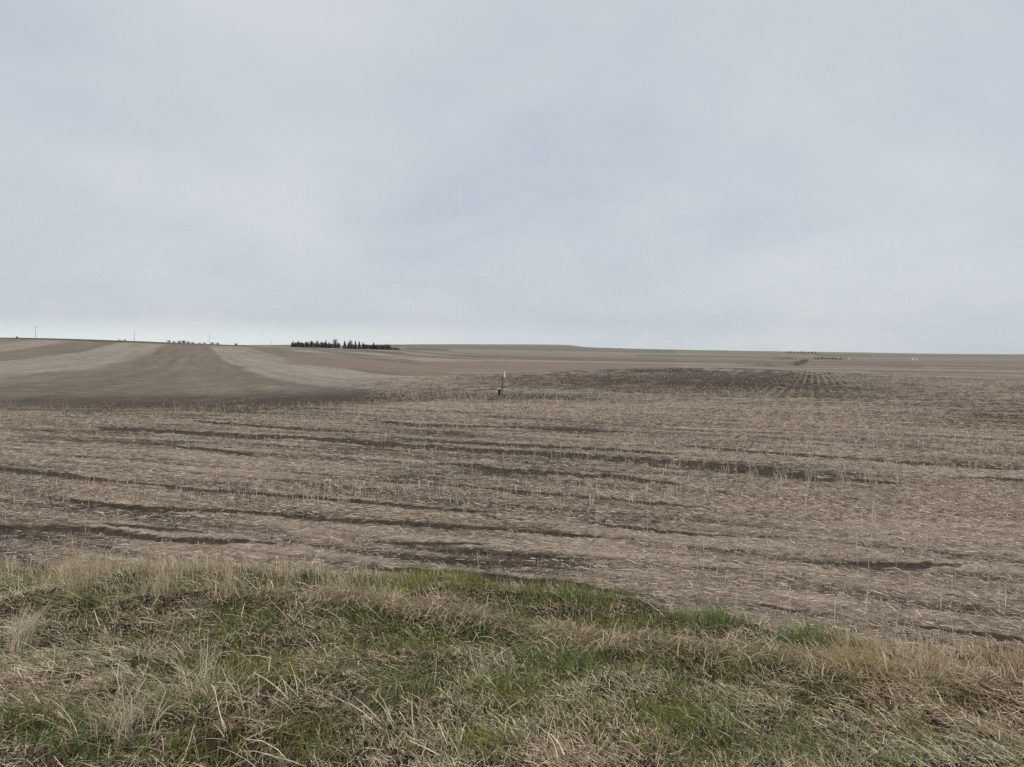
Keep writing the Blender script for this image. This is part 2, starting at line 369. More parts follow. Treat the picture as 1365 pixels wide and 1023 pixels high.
    stroke([(-80,449.5),(0,450),(120,454),(250,458.7),(330,461)], 2.1, (.075,.082,.05), .9, 450)
    stroke([(330,460),(400,460.4),(540,461)], 1.6, (.12,.12,.085), .7, 1100)
    stroke([(215,459.5),(282,460)], 2.4, (.23,.16,.125), .6, 400)
    stroke([(-80,455),(0,455.5),(60,455),(120,456)], 2.0, (.27,.235,.2), .5, 400)
    stroke([(-20,541),(0,541)], 1, DK, 0)
    # near field colour blends into the far one
    wob = (fbm(X * .05, Y * .05, 130) - .5) * 14
    near = 1 - mix(sst(24, 46, r + wob), sst(66, 96, r + wob), sst(380, 560, px))
    col = col * (1 - .34 * np.clip(dk / .5, 0, 1) ** 1.5)[:, None]
    hump = (r < 118) * sst(430, 560, px) * (1 - sst(1150, 1330, px))
    det = np.maximum(near, hump)
    # earth and thatch below the verge grass
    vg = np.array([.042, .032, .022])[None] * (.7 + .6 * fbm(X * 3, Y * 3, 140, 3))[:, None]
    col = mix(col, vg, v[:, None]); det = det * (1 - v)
    i = np.arange(m - 1)[:, None] * n; j = np.arange(n)[None, :]; j2 = (j + 1) % n
    Q = np.stack([i + j, i + n + j, i + n + j2, i + j2], -1).reshape(-1, 4)[:, ::-1]
    V = np.stack([X, Y, Z], 1)
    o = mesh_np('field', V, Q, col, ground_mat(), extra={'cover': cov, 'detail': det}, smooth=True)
    return tag(o, kind='structure')
field = build_ground()

# ------------------------------------------------------------------ blades, straws and stalks
def strands(x, y, length, width, az, el0, el1, seg, K=2, turn=0., z0=None, tip=.25, kink=0.):
    n = len(x); z = gz(x, y) if z0 is None else z0
    st = length / seg; P = np.zeros((n, seg + 1, 3)); P[:, 0] = np.stack([x, y, z - .004], 1)
    D = np.zeros((n, seg + 1, 3))
    for k in range(seg + 1):
        t = k / seg; el = el0 + (el1 - el0) * t; a = az + turn * t
        if np.ndim(kink) or kink: el = el - kink * (t > .5)
        D[:, k] = np.stack([np.cos(el) * np.sin(a), np.cos(el) * np.cos(a), np.sin(el)], 1)
        if k: P[:, k] = P[:, k - 1] + D[:, k - 1] * st[:, None]
    # keep strands from diving under the ground
    if seg > 1:
        lim = P[:, 0, 2][:, None] + .004; P[:, 1:, 2] = np.maximum(P[:, 1:, 2], lim)
    roll = rng.uniform(0, math.pi, n)
    V = np.zeros((n, seg + 1, K, 3))
    for k in range(seg + 1):
        d = D[:, k]; s = np.cross(d, [0, 0, 1.0]); s += np.array([1e-6, 0, 0]); s /= np.linalg.norm(s, axis=1)[:, None]; q = np.cross(s, d)
        t = k / seg; w = width * .5 * (1 - (1 - tip) * t ** 1.5)
        for c in range(K):
            an = roll * (.35 if K == 2 else 1) + 2 * math.pi * c / K
            V[:, k, c] = P[:, k] + (s * np.cos(an)[:, None] + q * np.sin(an)[:, None]) * w[:, None]
    V = V.reshape(-1, 3); base = (np.arange(n) * (seg + 1) * K)[:, None, None]
    if K == 2:
        kk = (np.arange(seg) * 2)[None, :, None]; Q = base + kk + np.array([0, 1, 3, 2])[None, None, :]
    else:
        kk = (np.arange(seg) * K)[None, :, None, None]; cc = np.arange(K)[None, None, :, None]; c2 = (cc + 1) % K
        Q = base[..., None] + kk + np.concatenate([cc, c2, c2 + K, cc + K], -1)
    return V, Q.reshape(-1, 4), (seg + 1) * K
class Pile:
    def __init__(s): s.V = []; s.Q = []; s.C = []; s.n = 0
    def add(s, res, col):
        V, Q, k = res; s.V.append(V); s.Q.append(Q + s.n); s.C.append(np.repeat(col, k, axis=0)); s.n += len(V)
    def build(s, name, mat, parent=None):
        V = np.concatenate(s.V)
        if parent is not None: V = V - np.array(parent.location)
        return mesh_np(name, V, np.concatenate(s.Q), np.concatenate(s.C), mat, parent)
def U(a, b, n): return rng.uniform(a, b, n)
def colour(n, a, b, j=.12):
    t = rng.random(n)[:, None]; c = np.array(a)[None] * (1 - t) + np.array(b)[None] * t
    return np.clip(c * (1 + rng.normal(0, j, n))[:, None], .01, .9)
M_dry = attr_mat('dry_grass', .8, .15); M_green = attr_mat('green_grass', .55, .3); M_straw = attr_mat('straw', .7)

def wedge(n, r0, r1, power=1.0, umax=.8):
    """points spread over the fan in front, thinning with distance"""
    t = rng.random(n); e = 2 - power
    Yd = (r0 ** e + t * (r1 ** e - r0 ** e)) ** (1 / e) if abs(e) > 1e-6 else r0 * (r1 / r0) ** t
    return U(-umax, umax, n) * Yd, Yd
# --- field litter
fs = Pile()
def keep_field(x, y, thr=.25):
    ok = verge(x, y) < .3
    a, b = streaks(x, y); c = .60 + (a - .5) * .9 + (b - .5) * .6 - 1.15 * np.maximum(tracks(x, y), tracks(x, y + .05))
    c -= .9 * hollows(x, y); qx, _ = proj(x, y, 0 * x); wb = fbm(x * .15, y * .08, 210, 4, .6); ok &= ~((qx < 380 + 200 * wb + 30 * rng.random(len(x))) & (np.hypot(x, y) > 22 + 12 * wb + 13 * rng.random(len(x))))
    pr = .06 + .94 * sst(.02, .60, c)
    return ok & (rng.random(len(x)) < pr)
def litter(n, r0, r1, power, l0, l1, w0, w1, ca, cb, lift=.012, seg=1):
    x, y = wedge(n, r0, r1, power); k = keep_field(x, y); x, y = x[k], y[k]; n = len(x)
    az = U(0, 2 * math.pi, n); al = rng.random(n) < .45
    az[al] = math.atan2(HD[0], HD[1]) + rng.normal(0, .35, al.sum())
    el = U(-.02, .22, n); zz = gz(x, y) + U(.002, lift, n)
    fs.add(strands(x, y, U(l0, l1, n), U(w0, w1, n), az, el, el - U(0, .5, n), seg, 2, U(-.4, .4, n), zz, tip=.7), colour(n, ca, cb, .16))
PS, PT = (.50, .45, .37), (.33, .285, .24)
litter(130000, 4.6, 12, 1.0, .02, .10, .003, .0065, (.68,.57,.44), (.22,.165,.12), .012, 2)
litter(11000, 4.6, 17, 1.0, .04, .15, .003, .007, (.74,.67,.55), (.50,.44,.35), .03, 3)
litter(130000, 9, 26, 1.0, .04, .12, .006, .012, (.62,.52,.405), (.22,.168,.122), .014)
litter(120000, 20, 80, 1.0, .06, .2, .008, .02, (.51,.42,.325), (.24,.185,.14), .015)
litter_obj = tag(fs.build('straw_litter', M_straw), 'pale chopped straw litter lying over the bare brown field soil', 'straw', kind='stuff')

# --- standing stubble
ss = Pile()
def stub(x, y, h0, h1, w0, w1, ca, cb, lean=.3, per=1, K=2, seg=1, spread=.03):
    n = len(x)
    for _ in range(per):
        xx = x + rng.normal(0, spread, n); yy = y + rng.normal(0, spread, n)
        ss.add(strands(xx, yy, U(h0, h1, n), U(w0, w1, n), U(0, 2 * math.pi, n), math.pi / 2 - np.abs(rng.normal(0, lean, n)), math.pi / 2 - np.abs(rng.normal(0, lean * 1.4, n)), seg, K, 0, tip=.85), colour(n, ca, cb, .15))
def rows_pts(n, r0, r1, power, sp, jit):
    """points snapped to seeding rows running (.4, 1)"""
    x, y = wedge(n, r0, r1, power); k = verge(x, y) < .1; x, y = x[k], y[k]
    nx, ny = 1 / math.hypot(1, .4), -.4 / math.hypot(1, .4)
    q = x * nx + y * ny; dq = np.round(q / sp) * sp - q + rng.normal(0, jit, len(q))
    return x + nx * dq, y + ny * dq
x, y = wedge(5200, 4.8, 14, 1.0); px_, py_ = proj(x, y, 0 * x); k = keep_field(x, y) & (rng.random(len(x)) < np.where(px_ > 620, 1, .35)); x, y = x[k], y[k]
stub(x, y, .04, .14, .003, .005, (.50,.46,.38), (.36,.31,.26), .45, 1, 3, 2)
x, y = wedge(420, 5.2, 17, 1.0); px_, py_ = proj(x, y, 0 * x); k = (verge(x, y) < .1) & (rng.random(len(x)) < np.where(px_ > 640, 1, .3)); x, y = x[k], y[k]
stub(x, y, .12, .27, .005, .008, (.62,.57,.48), (.48,.43,.36), .16, 1, 3, 2)
x, y = rows_pts(30000, 10, 34, 1.0, .45, .05); k = rng.random(len(x)) < sst(.35, .7, fbm(x * .3, y * .3, 201, 2)) * (1 - .9 * sst(.12, .4, hollows(x, y))) ; x, y = x[k], y[k]
stub(x, y, .05, .16, .004, .008, (.60,.53,.43), (.34,.285,.22), .3, 1)
x, y = rows_pts(100000, 26, 112, 1.0, .5, .06); px_, py_ = proj(x, y, 0 * x); r_ = np.hypot(x, y)
k = rng.random(len(x)) < (.2 + .8 * sst(.4, .6, fbm(x * .12, y * .12, 203, 2))) * (1 - sst(48 + 30 * sst(520, 700, px_), 75 + 36 * sst(520, 700, px_), r_)) * np.maximum(sst(430, 560, px_), 1 - sst(24, 34, r_)) * (1 - .8 * sst(.2, .5, hollows(x, y))); x, y = x[k], y[k]
stub(x, y, .06, .17, .009, .018, (.50,.425,.33), (.25,.20,.15), .25, 1, spread=.02)
# the pale row ends where the rise falls away to the right
x, y = rows_pts(60000, 56, 92, .5, .52, .025); px_, py_ = proj(x, y, base_z(x, y)); k = (px_ > 1066) & (px_ < 1260) & (rng.random(len(x)) < .3 * np.exp(-((px_ - 1105) / 75) ** 2)); x, y = x[k], y[k]
stub(x, y, .10, .18, .012, .022, (.46,.42,.35), (.36,.32,.27), .15, 1, spread=.02)
# taller clumps round the marker
for q in [(590,527),(606,528),(622,528),(650,529),(690,527),(700,525),(742,528),(757,527),(790,529),(560,530),(545,531)]:
    X0, Y0 = ground(*q); n = 26; x = X0 + rng.normal(0, .35, n); y = Y0 + rng.normal(0, .8, n)
    stub(x, y, .14, .30, .010, .02, (.46,.42,.33), (.38,.33,.26), .3, 1)
stub_obj = tag(ss.build('field_stubble', M_straw), 'short pale stubble stalks standing upright across the harvested field', 'stubble', kind='stuff')

# ------------------------------------------------------------------ verge grass
G1, G2 = (.095, .140, .030), (.19, .245, .075)
D1, D2 = (.72, .61, .43), (.25, .195, .125)
def px_blob(x, y, lst):
    zz = gz(x, y); a, b = proj(x, y, zz); v = np.zeros(len(x))
    for x0, y0, wx, wy, s in lst: v = np.maximum(v, s * np.exp(-(((a - x0) / wx) ** 2 + ((b - y0) / wy) ** 2) ** 1.2))
    return v
GREENS = [(560,782,110,13,1),(780,800,110,14,1),(940,832,70,14,1),(1085,852,45,12,1),(1000,890,90,22,.8),(1130,920,60,25,.45),(900,960,90,40,1),(1010,1000,110,30,1),(1190,1000,60,40,.9),
 (100,805,60,12,.7),(100,835,60,22,.7),(400,830,140,26,.75),(470,850,70,22,.9),(620,850,130,28,.8),(740,880,80,28,1),(690,930,120,30,.8),(560,930,60,35,.85),(640,980,60,40,.9),(40,975,50,25,1),(110,960,40,25,.7),
 (280,850,60,16,.8),(240,890,70,20,.7),(130,1000,80,30,.5),(270,1010,60,25,.8),(430,990,60,40,.8),(220,780,100,10,.35),(360,795,60,8,.5),(1330,885,40,10,.6),(1260,940,60,22,.4),(1340,1000,40,25,.3),(880,880,60,25,.7),(820,840,60,14,.6),
 (60,760,80,8,.5),(330,900,140,40,.4),(490,965,110,40,.45),(220,945,60,20,.5)]
BARE = [(330,965,80,30,1),(180,960,70,35,.8),(90,900,90,30,.8),(50,800,80,12,.7),(440,795,60,16,.9),(700,850,60,12,.9),(1200,930,150,30,.7),(1300,980,120,50,.9),(850,990,60,30,.9),(620,905,50,30,.6),(1180,880,120,14,.9),(250,950,70,40,.8)]
def verge_pts(n):
    x = U(-8, 8, n); y = U(1.9, 8.0, n); x = x * (y / 8 * .78 + .12)
    k = verge(x, y) > .5; return x[k], y[k]
gp = Pile(); dp = Pile()
# green blades
x, y = verge_pts(420000)
g = px_blob(x, y, GREENS) * (.35 + 1.1 * sst(.35, .6, fbm(x * 3.2, y * 3.2, 301, 3))) + .30 * sst(.42, .62, fbm(x * 2.2, y * 2.2, 305, 3))
ed = y - edge_y(x); g = np.where((ed > -.45) & (ed < .1), g * 1.1, g)
g = g + 1.3 * sst(.34, .62, fbm(x * 5, y * 5, 312, 3)) * px_blob(x, y, GREENS[:4]) * (y > ridge_d(x, y) * 0 + np.interp(x, rx, ry)); k = rng.random(len(x)) < g * .32; x, y, ed = x[k], y[k], ed[k]; n = len(x)
gs = px_blob(x, y, GREENS[:4]); tall = 1 + 1.3 * gs * fbm(x * 4, y * 4, 313, 2)
yel = sst(.4, .7, fbm(x * 1.5, y * 1.5, 310, 2))[:, None]
gc = colour(n, G1, G2, .2); gc = mix(gc, gc * np.array([1.35, 1.08, .9])[None], yel) * (1 + .12 * gs)[:, None]
gp.add(strands(x, y, U(.045, .12, n) * tall, U(.0028, .0056, n), U(0, 2 * math.pi, n), U(1.0, 1.55, n), U(.2, 1.3, n), 3, 2, U(-.5, .5, n), tip=.15), gc)
grass = tag(gp.build('green_grass', M_green), 'fresh green spring grass growing in patches through the roadside verge', 'grass', kind='stuff')
# thatch: matted dead blades lying in swirls
x, y = verge_pts(400000)
b = px_blob(x, y, BARE); g = px_blob(x, y, GREENS)
gap = sst(.36, .5, fbm(x * 4.5, y * 4.5, 335, 3, .6))
k = rng.random(len(x)) < np.clip(.50 + .45 * b - .28 * g, .12, 1) * (.3 + .7 * gap); x, y = x[k], y[k]; n = len(x)
sw = (fbm(x * 1.1, y * 1.1, 320, 2) * 4 - 2) * math.pi
pk = sst(.35, .65, fbm(x * .9, y * .9, 330, 3))[:, None]
dc = colour(n, D1, D2, .22); dc = mix(dc * np.array([.95, 1.0, .92])[None], dc * np.array([1.05, .95, .95])[None], pk)
dc = dc * rng.choice([1, .35, 1.3], n, p=[.58, .28, .14])[:, None]
el = U(.0, .75, n) ** 1.3
dp.add(strands(x, y, U(.03, .12, n), U(.0024, .0052, n), sw + rng.normal(0, 1.2, n), el, el - U(0, .9, n), 2, 2, U(-1, 1, n), gz(x, y) + U(0, .025, n), tip=.4), dc)
# crumbled litter between the blades
x, y = verge_pts(260000); k = rng.random(len(x)) < .75 * sst(.34, .5, fbm(x * 3.1, y * 3.1, 337, 3)); x, y = x[k], y[k]; n = len(x)
el = U(-.2, .7, n)
dp.add(strands(x, y, U(.010, .036, n), U(.003, .007, n), U(0, 6.28, n), el, el, 1, 2, 0, gz(x, y) + U(0, .02, n), tip=.6), colour(n, (.66,.56,.40), (.21,.16,.105), .25))
# longer curved straws over the mat
x, y = verge_pts(9000); q_, _ = proj(x, y, gz(x, y)); kk_ = (q_ < 760) | (rng.random(len(x)) < .3); x, y = x[kk_], y[kk_]; b = px_blob(x, y, BARE)
k = rng.random(len(x)) < np.clip(.35 + .65 * b, 0, 1); x, y = x[k], y[k]; n = len(x)
sw = (fbm(x * .9, y * .9, 321, 2) * 4 - 2) * math.pi; el = U(.1, .9, n)
dp.add(strands(x, y, U(.08, .24, n), U(.003, .0058, n), sw + rng.normal(0, .9, n), el, el - U(.1, 1.1, n), 3, 2, U(-.5, .5, n), gz(x, y) + U(0, .03, n), tip=.35), colour(n, (.82,.71,.51), (.48,.39,.26), .2))
# upright dead blades among the green
x, y = verge_pts(30000); k = rng.random(len(x)) < .35; x, y = x[k], y[k]; n = len(x)
dp.add(strands(x, y, U(.05, .16, n), U(.0015, .003, n), U(0, 6.28, n), U(.7, 1.5, n), U(-.2, 1.2, n), 3, 2, U(-.5, .5, n), tip=.3), colour(n, (.64,.55,.34), (.40,.33,.2), .2))
# ridge of combed-over grass
t = rng.random(26000); x = np.interp(t, [0, 1], [-6, 6]); y = np.interp(x, rx, ry) + rng.normal(0, .09, len(x)); a_, b_ = proj(x, y, gz(x, y))
k = (a_ > 340) & (rng.random(len(x)) < (.35 + .65 * sst(.4, .55, fbm(x * 1.7, y * 0, 340, 2)))); x, y = x[k], y[k]; n = len(x)
dp.add(strands(x, y, U(.07, .24, n), U(.0028, .0052, n), math.atan2(1, -.25) + rng.normal(0, .9, n), U(.1, .75, n), U(-.9, -.1, n), 4, 2, U(-.6, .6, n), gz(x, y) + U(0, .05, n), tip=.3), colour(n, (.80,.68,.48), (.34,.26,.165), .2))
# straw-coloured fringe on the field edge at the left
for (p0, p1, nn, h0, h1) in [(-60,90,900,.06,.16),(80,150,800,.10,.24),(150,330,1700,.07,.21),(330,480,900,.06,.18),(430,640,900,.05,.16),(640,900,500,.05,.14),(1120,1330,500,.06,.16)]:
    pxx = U(p0, p1, nn); uu = (pxx - CX) / F; yy0 = 6.4 / (1 + 0 * uu)
    X0 = uu * np.interp(pxx, [0, 400, 700, 1000, 1365], [6.7, 6.6, 6.1, 5.3, 4.9]); Y0 = edge_y(X0) - np.abs(rng.normal(.15, .30, nn)) + .12; n = nn
    cl = fbm(X0 * 4, Y0 * 4, 350, 2); k = rng.random(n) < sst(.34, .62, cl) + .12; X0, Y0 = X0[k], Y0[k]; n = len(X0)
    dp.add(strands(X0, Y0, U(h0, h1, n), U(.0026, .005, n), U(0, 6.28, n), U(1.0, 1.57, n), U(.3, 1.5, n), 4, 2, U(-.4, .4, n), tip=.25), colour(n, (.76,.64,.42), (.46,.37,.24), .18))
dry = tag(dp.build('dead_grass', M_dry), 'matted grey brown dead grass covering the roadside verge', 'dead grass', kind='stuff')

# ------------------------------------------------------------------ single tufts that stand out
def tuft(name, px, py, n, h0, h1, spread, lean, label, cat='grass tuft', ca=(.78,.66,.43), cb=(.50,.41,.27), az=None, w=(.0028, .005), curl=.8, seg=5, zz=.15):
    X0, Y0 = ground(px, py, zz); X0 = np.array([X0]); Y0 = np.array([Y0]); z0 = gz(X0, Y0)[0]
    e = empty(name, (X0[0], Y0[0], z0)); e['label'] = label; e['category'] = cat
    p = Pile(); x = X0 + rng.normal(0, spread, n); y = Y0 + rng.normal(0, spread, n)
    a = U(0, 6.28, n) if az is None else az + rng.normal(0, .5, n)
    el = math.pi / 2 - np.abs(rng.normal(0, lean, n))
    p.add(strands(x, y, U(h0, h1, n), U(*w, n), a, el, el - U(.1, curl, n), seg, 3, U(-.4, .4, n), tip=.3), colour(n, ca, cb, .15))
    o = p.build('blades', M_dry, e)
    return e
tuft('dry_grass_tuft', 102, 776, 90, .20, .58, .05, .13, 'tallest straw yellow grass tuft standing at the far left field edge')
tuft('dry_grass_tuft', 24, 866, 110, .16, .34, .035, .22, 'pale dry grass tuft leaning over at the far left, below the field edge', ca=(.84,.73,.54), cb=(.56,.47,.34), az=.5)
tuft('dry_grass_tuft', 214, 782, 110, .1, .24, .08, .25, 'yellow dry tuft in the left fringe, short and bushy, right of the tallest tuft')
tuft('dry_grass_tuft', 303, 785, 120, .1, .26, .07, .2, 'upright yellow tuft closing the right end of the left straw fringe')
tuft('dry_grass_tuft', 510, 792, 70, .12, .26, .07, .45, 'loose arching pale tuft beside the bright green grass strip, left of centre')
tuft('dry_grass_tuft', 640, 805, 80, .1, .22, .08, .6, 'splayed tan tuft on the matted ridge in the gap between two green strips', ca=(.58,.5,.38), cb=(.4,.34,.25))
tuft('dry_grass_tuft', 1150, 876, 260, .12, .26, .12, .7, 'large golden tuft combed over to the left at the right field edge', ca=(.74,.58,.33), cb=(.42,.32,.18), az=-1.2)
tuft('dry_grass_tuft', 1228, 884, 220, .1, .24, .10, .7, 'reddish tan bushy tuft right of the golden tuft, at the field edge', ca=(.70,.53,.35), cb=(.38,.28,.18), az=1.2)
tuft('dry_grass_tuft', 1350, 890, 110, .1, .24, .06, .3, 'orange tan tuft cut by the right border of the view', ca=(.70,.53,.32), cb=(.40,.29,.18))
tuft('dead_stem', 1130, 1015, 11, .30, .46, .05, .45, 'bunch of long pale dead stems crossing in an open peak, lower right', 'dead stems', ca=(.50,.44,.34), cb=(.42,.36,.27), w=(.003, .0048), curl=.35, zz=.3)
tuft('dead_stem', 1040, 835, 5, .18, .32, .04, .5, 'few thin dead stems bent over in front of the right green strip', 'dead stems', ca=(.5,.44,.34), cb=(.42,.36,.27), w=(.003, .004), curl=.6)
tuft('dead_stem', 880, 900, 7, .2, .34, .05, .8, 'small broken pale stems lying right of the central green patch', 'dead stems', ca=(.48,.42,.32), cb=(.4,.34,.26), w=(.003, .0045), curl=.4, zz=.25)
tuft('dead_stem', 155, 930, 7, .22, .38, .05, .5, 'pale bent stems rising from the grey thatch, lower left', 'dead stems', ca=(.52,.47,.38), cb=(.42,.37,.29), w=(.003, .0045), curl=.7, zz=.25)
tuft('dry_grass_tuft', 270, 905, 46, .18, .36, .07, .7, 'sprawling long pale tuft over dark thatch, left of centre', ca=(.82,.72,.54), cb=(.52,.44,.32), zz=.25, curl=1.3)
tuft('dry_grass_tuft', 165, 985, 80, .16, .32, .06, .8, 'fan of pinkish grey dead blades at the lower left corner area', ca=(.76,.65,.49), cb=(.46,.38,.28), zz=.3, curl=1.2)

# ------------------------------------------------------------------ small mesh helper for built things
class MB:
    def __init__(s): s.v = []; s.f = []
    def box(s, c, d, rot=0):
        b = len(s.v); co, si = math.cos(rot), math.sin(rot)
        for dx in (-.5, .5):
            for dy in (-.5, .5):
                for dz in (-.5, .5):
                    x, y = dx * d[0], dy * d[1]; s.v.append((c[0] + x * co - y * si, c[1] + x * si + y * co, c[2] + dz * d[2]))
        for q in ((0,1,3,2),(4,6,7,5),(0,4,5,1),(2,3,7,6),(0,2,6,4),(1,5,7,3)): s.f.append([b + i for i in q])
    def lathe(s, prof, c=(0, 0, 0), n=20, tilt=(0, 0)):
        b = len(s.v)
        for r, z in prof:
            for k in range(n):
                a = 2 * math.pi * k / n; s.v.append((c[0] + r * math.cos(a) + tilt[0] * z, c[1] + r * math.sin(a) + tilt[1] * z, c[2] + z))
        for i in range(len(prof) - 1):
            for k in range(n): k2 = (k + 1) % n; s.f.append([b + i * n + k, b + i * n + k2, b + (i + 1) * n + k2, b + (i + 1) * n + k])
        s.f.append([b + k for k in range(n)][::-1]); s.f.append([b + (len(prof) - 1) * n + k for k in range(n)])
    def build(s, name, mat, parent=None):
        me = bpy.data.meshes.new(name); me.from_pydata(s.v, [], s.f); me.validate(); me.update(); me.materials.append(mat)
        o = bpy.data.objects.new(name, me); C.objects.link(o); o.parent = parent; return o
def zat(x, y): return float(gz(np.array([float(x)]), np.array([float(y)]))[0])
def place(px, depth):                                  # world point at a depth along a photo column
    x = (px - CX) / F * depth; return x, depth, zat(x, depth)

# ------------------------------------------------------------------ marker in the field
m_pipe = noise_mat('black_pipe', (.012,.011,.01), (.03,.026,.022), 25, .6, .1)
m_cap = noise_mat('pale_cap', (.50,.48,.45), (.66,.64,.60), 20, .5)
m_post = noise_mat('rusty_post', (.06,.032,.024), (.11,.06,.045), 30, .8, .2)
m_flag = noise_mat('faded_flag', (.74,.62,.54), (.84,.76,.70), 12, .8)
m_flag2 = noise_mat('orange_tape', (.55,.30,.20), (.66,.38,.26), 12, .7)
X0, Y0 = ground(665.5, 528.5, 0); z0 = zat(X0, Y0)
e = tag(empty('pipe_casing', (X0, Y0, z0)), 'short black upright pipe with a pale cap in mid field, beside the flagged post', 'pipe')
mb = MB(); mb.lathe([(.062,-.05),(.062,0),(.066,.01),(.066,.02),(.062,.03),(.062,.33)], n=24); mb.build('pipe', m_pipe, e)
mb = MB(); mb.lathe([(.078,.331),(.080,.335),(.080,.372),(.072,.382),(.03,.388),(.0,.388)], n=24); mb.build('cap', m_cap, e)
X1, Y1 = X0 + .125, Y0 + .12; z1 = zat(X1, Y1)
e = tag(empty('marker_post', (X1, Y1, z1)), 'thin leaning brown marker post with a pale flag at its top, standing in mid field', 'marker post')
mb = MB(); mb.lathe([(.022,-.05),(.022,.3),(.020,.7),(.019,1.20),(.012,1.215)], n=10, tilt=(.055, .0)); mb.build('post', m_post, e)
# flag: draped strip with folds
vs = []; fs_ = []; nx_, nz_ = 8, 10
for i in range(nx_ + 1):
    for j in range(nz_ + 1):
        t = i / nx_; h = j / nz_
        vs.append((.083 + .11 * t - .02 * t * h, .02 * math.sin(t * 7 + h * 3) + .01 * t, 1.19 - .27 * h - .05 * t * t - .012 * math.sin(9 * t)))
for i in range(nx_):
    for j in range(nz_):
        a = i * (nz_ + 1) + j; fs_.append((a, a + 1, a + nz_ + 2, a + nz_ + 1))
me = bpy.data.meshes.new('flag'); me.from_pydata(vs, [], fs_); me.update(); me.materials.append(m_flag); fo = bpy.data.objects.new('flag', me); C.objects.link(fo); fo.parent = e
sd = fo.modifiers.new('th', 'SOLIDIFY'); sd.thickness = .003
mb = MB(); mb.lathe([(.026,1.12),(.028,1.13),(.028,1.17),(.026,1.18)], n=10, tilt=(.055, 0)); mb.build('tape_band', m_flag2, e)

# ------------------------------------------------------------------ trees
m_bark = noise_mat('bark', (.06,.05,.04), (.12,.10,.085), 3, .9)
m_far = noise_mat('hazed_far_twigs', (.17,.155,.13), (.24,.22,.185), .8, .9)  # twig colour lightened, distance haze put into the colour
m_spruce = noise_mat('spruce_needles', (.028,.034,.024), (.058,.064,.044), 1.2, .9)
m_hedge = noise_mat('hedge_foliage', (.066,.07,.052), (.12,.115,.085), .8, .9)
m_twig = noise_mat('bare_twigs', (.10,.088,.078), (.17,.15,.13), .8, .9)
m_red = noise_mat('red_twigs', (.135,.095,.07), (.20,.15,.11), .8, .9)
def trunk(h, r, parent, limbs=4):
    mb = MB(); mb.lathe([(r * 1.5, -.3), (r, .3), (r * .7, h * .5), (r * .15, h)], n=7); o = mb.build('trunk', m_bark, parent)
    return o
def tri_cloud(name, pts, size, mat, parent, up=.0, thin=1.0):
    n = len(pts); a = rng.normal(0, 1, (n, 3)); a /= np.linalg.norm(a, axis=1)[:, None]; a[:, 2] += up
    b = np.cross(a, rng.normal(0, 1, (n, 3))); b /= np.linalg.norm(b, axis=1)[:, None]; s = size * U(.5, 1.3, n)[:, None]
    V = np.stack([pts - a * s, pts + b * s * .6 * thin, pts + a * s, pts - b * s * .6 * thin], 1).reshape(-1, 3); Q = np.arange(n * 4).reshape(-1, 4)
    return mesh_np(name, V, Q, None, mat, parent)
def spruce(loc, h, wd, label, group, n=900):
    e = tag(empty('spruce_tree', loc), label, 'spruce tree', group); trunk(h * .95, .16, e)
    t = rng.random(n) ** 1.35; wd = wd * 1.3; tier = np.floor(t * 11) / 11; rr = wd * (1 - t) ** .85 * (1.1 - .45 * ((t - tier) * 11)) * np.sqrt(U(.15, 1, n)); a = U(0, 6.28, n)
    rr = rr * (1 + .25 * np.sin(a * 3 + h * 5))
    p = np.stack([rr * np.cos(a), rr * np.sin(a), h * (.05 + .95 * t) - rr * .25], 1)
    tri_cloud('crown', p, h * .05, m_spruce, e); return e
def bush(name, cat, loc, h, wx, mat, label, group=None, n=420, size=.09, hollow=False, base=.0):
    e = tag(empty(name, loc), label, cat, group); trunk(h * (.8 if hollow else .5), .09, e)
    k = 7; cx = rng.normal(0, .42, (k, 3)) * [wx * .5, wx * .4, h * .18] + [0, 0, h * ((.55 if hollow else .40) + base * .3)]
    c = cx[rng.integers(0, k, n)]; d = rng.normal(0, 1, (n, 3)); d /= np.linalg.norm(d, axis=1)[:, None]; d *= (U(.2, 1, n) ** .5)[:, None]
    p = c + d * [wx * .33, wx * .33, h * (.36 if hollow else .46)]; p[:, 2] = np.clip(p[:, 2], h * base + .05, h)
    tri_cloud('crown', p, h * size, mat, e, up=1.2 if hollow else 0, thin=.18 if hollow else 1); return e
GD = 1000.0
def gp_(px, dep=GD): return place(px, dep)
SPR = [(391.2,8,1.7,'leftmost small spruce at the left end of the grove'),(398.6,8.2,1.7,'second spruce from the left end of the grove'),(416,9.5,1.8,'slim spruce rising above the left hedge, first of the middle pair'),(434.8,10.6,1.8,'tall slim spruce just left of the bare wispy tree'),(438.8,8.6,1.7,'shorter spruce beside the tall slim one left of the bare tree'),
 (459.7,10.2,2.6,'broad dark spruce right after the gap, left one of a pair'),(464.8,8.6,2.3,'lower dark spruce, right one of the pair after the gap'),(474,10.4,2.1,'leftmost of the three close dark spruces'),(479,10.2,2.3,'middle of the three close dark spruces'),(484.2,9.4,2.1,'rightmost of the three close dark spruces'),
 (498.3,9.4,2.2,'single dark spruce standing over the right hedge'),(519.5,7.6,1.9,'last small spruce near the right end of the grove')]
for i, (p, h, w, lb) in enumerate(SPR):
    spruce(gp_(p, GD + (i * 7 % 5) * 3 - 6), h, w, lb, 'spruces in the far grove')
hp = list(np.arange(391, 453, 3.0)) + [467.5, 471] + list(np.arange(487, 520, 2.8)) + [503, 522, 525, 528.5, 532]
POS = 'spruce'
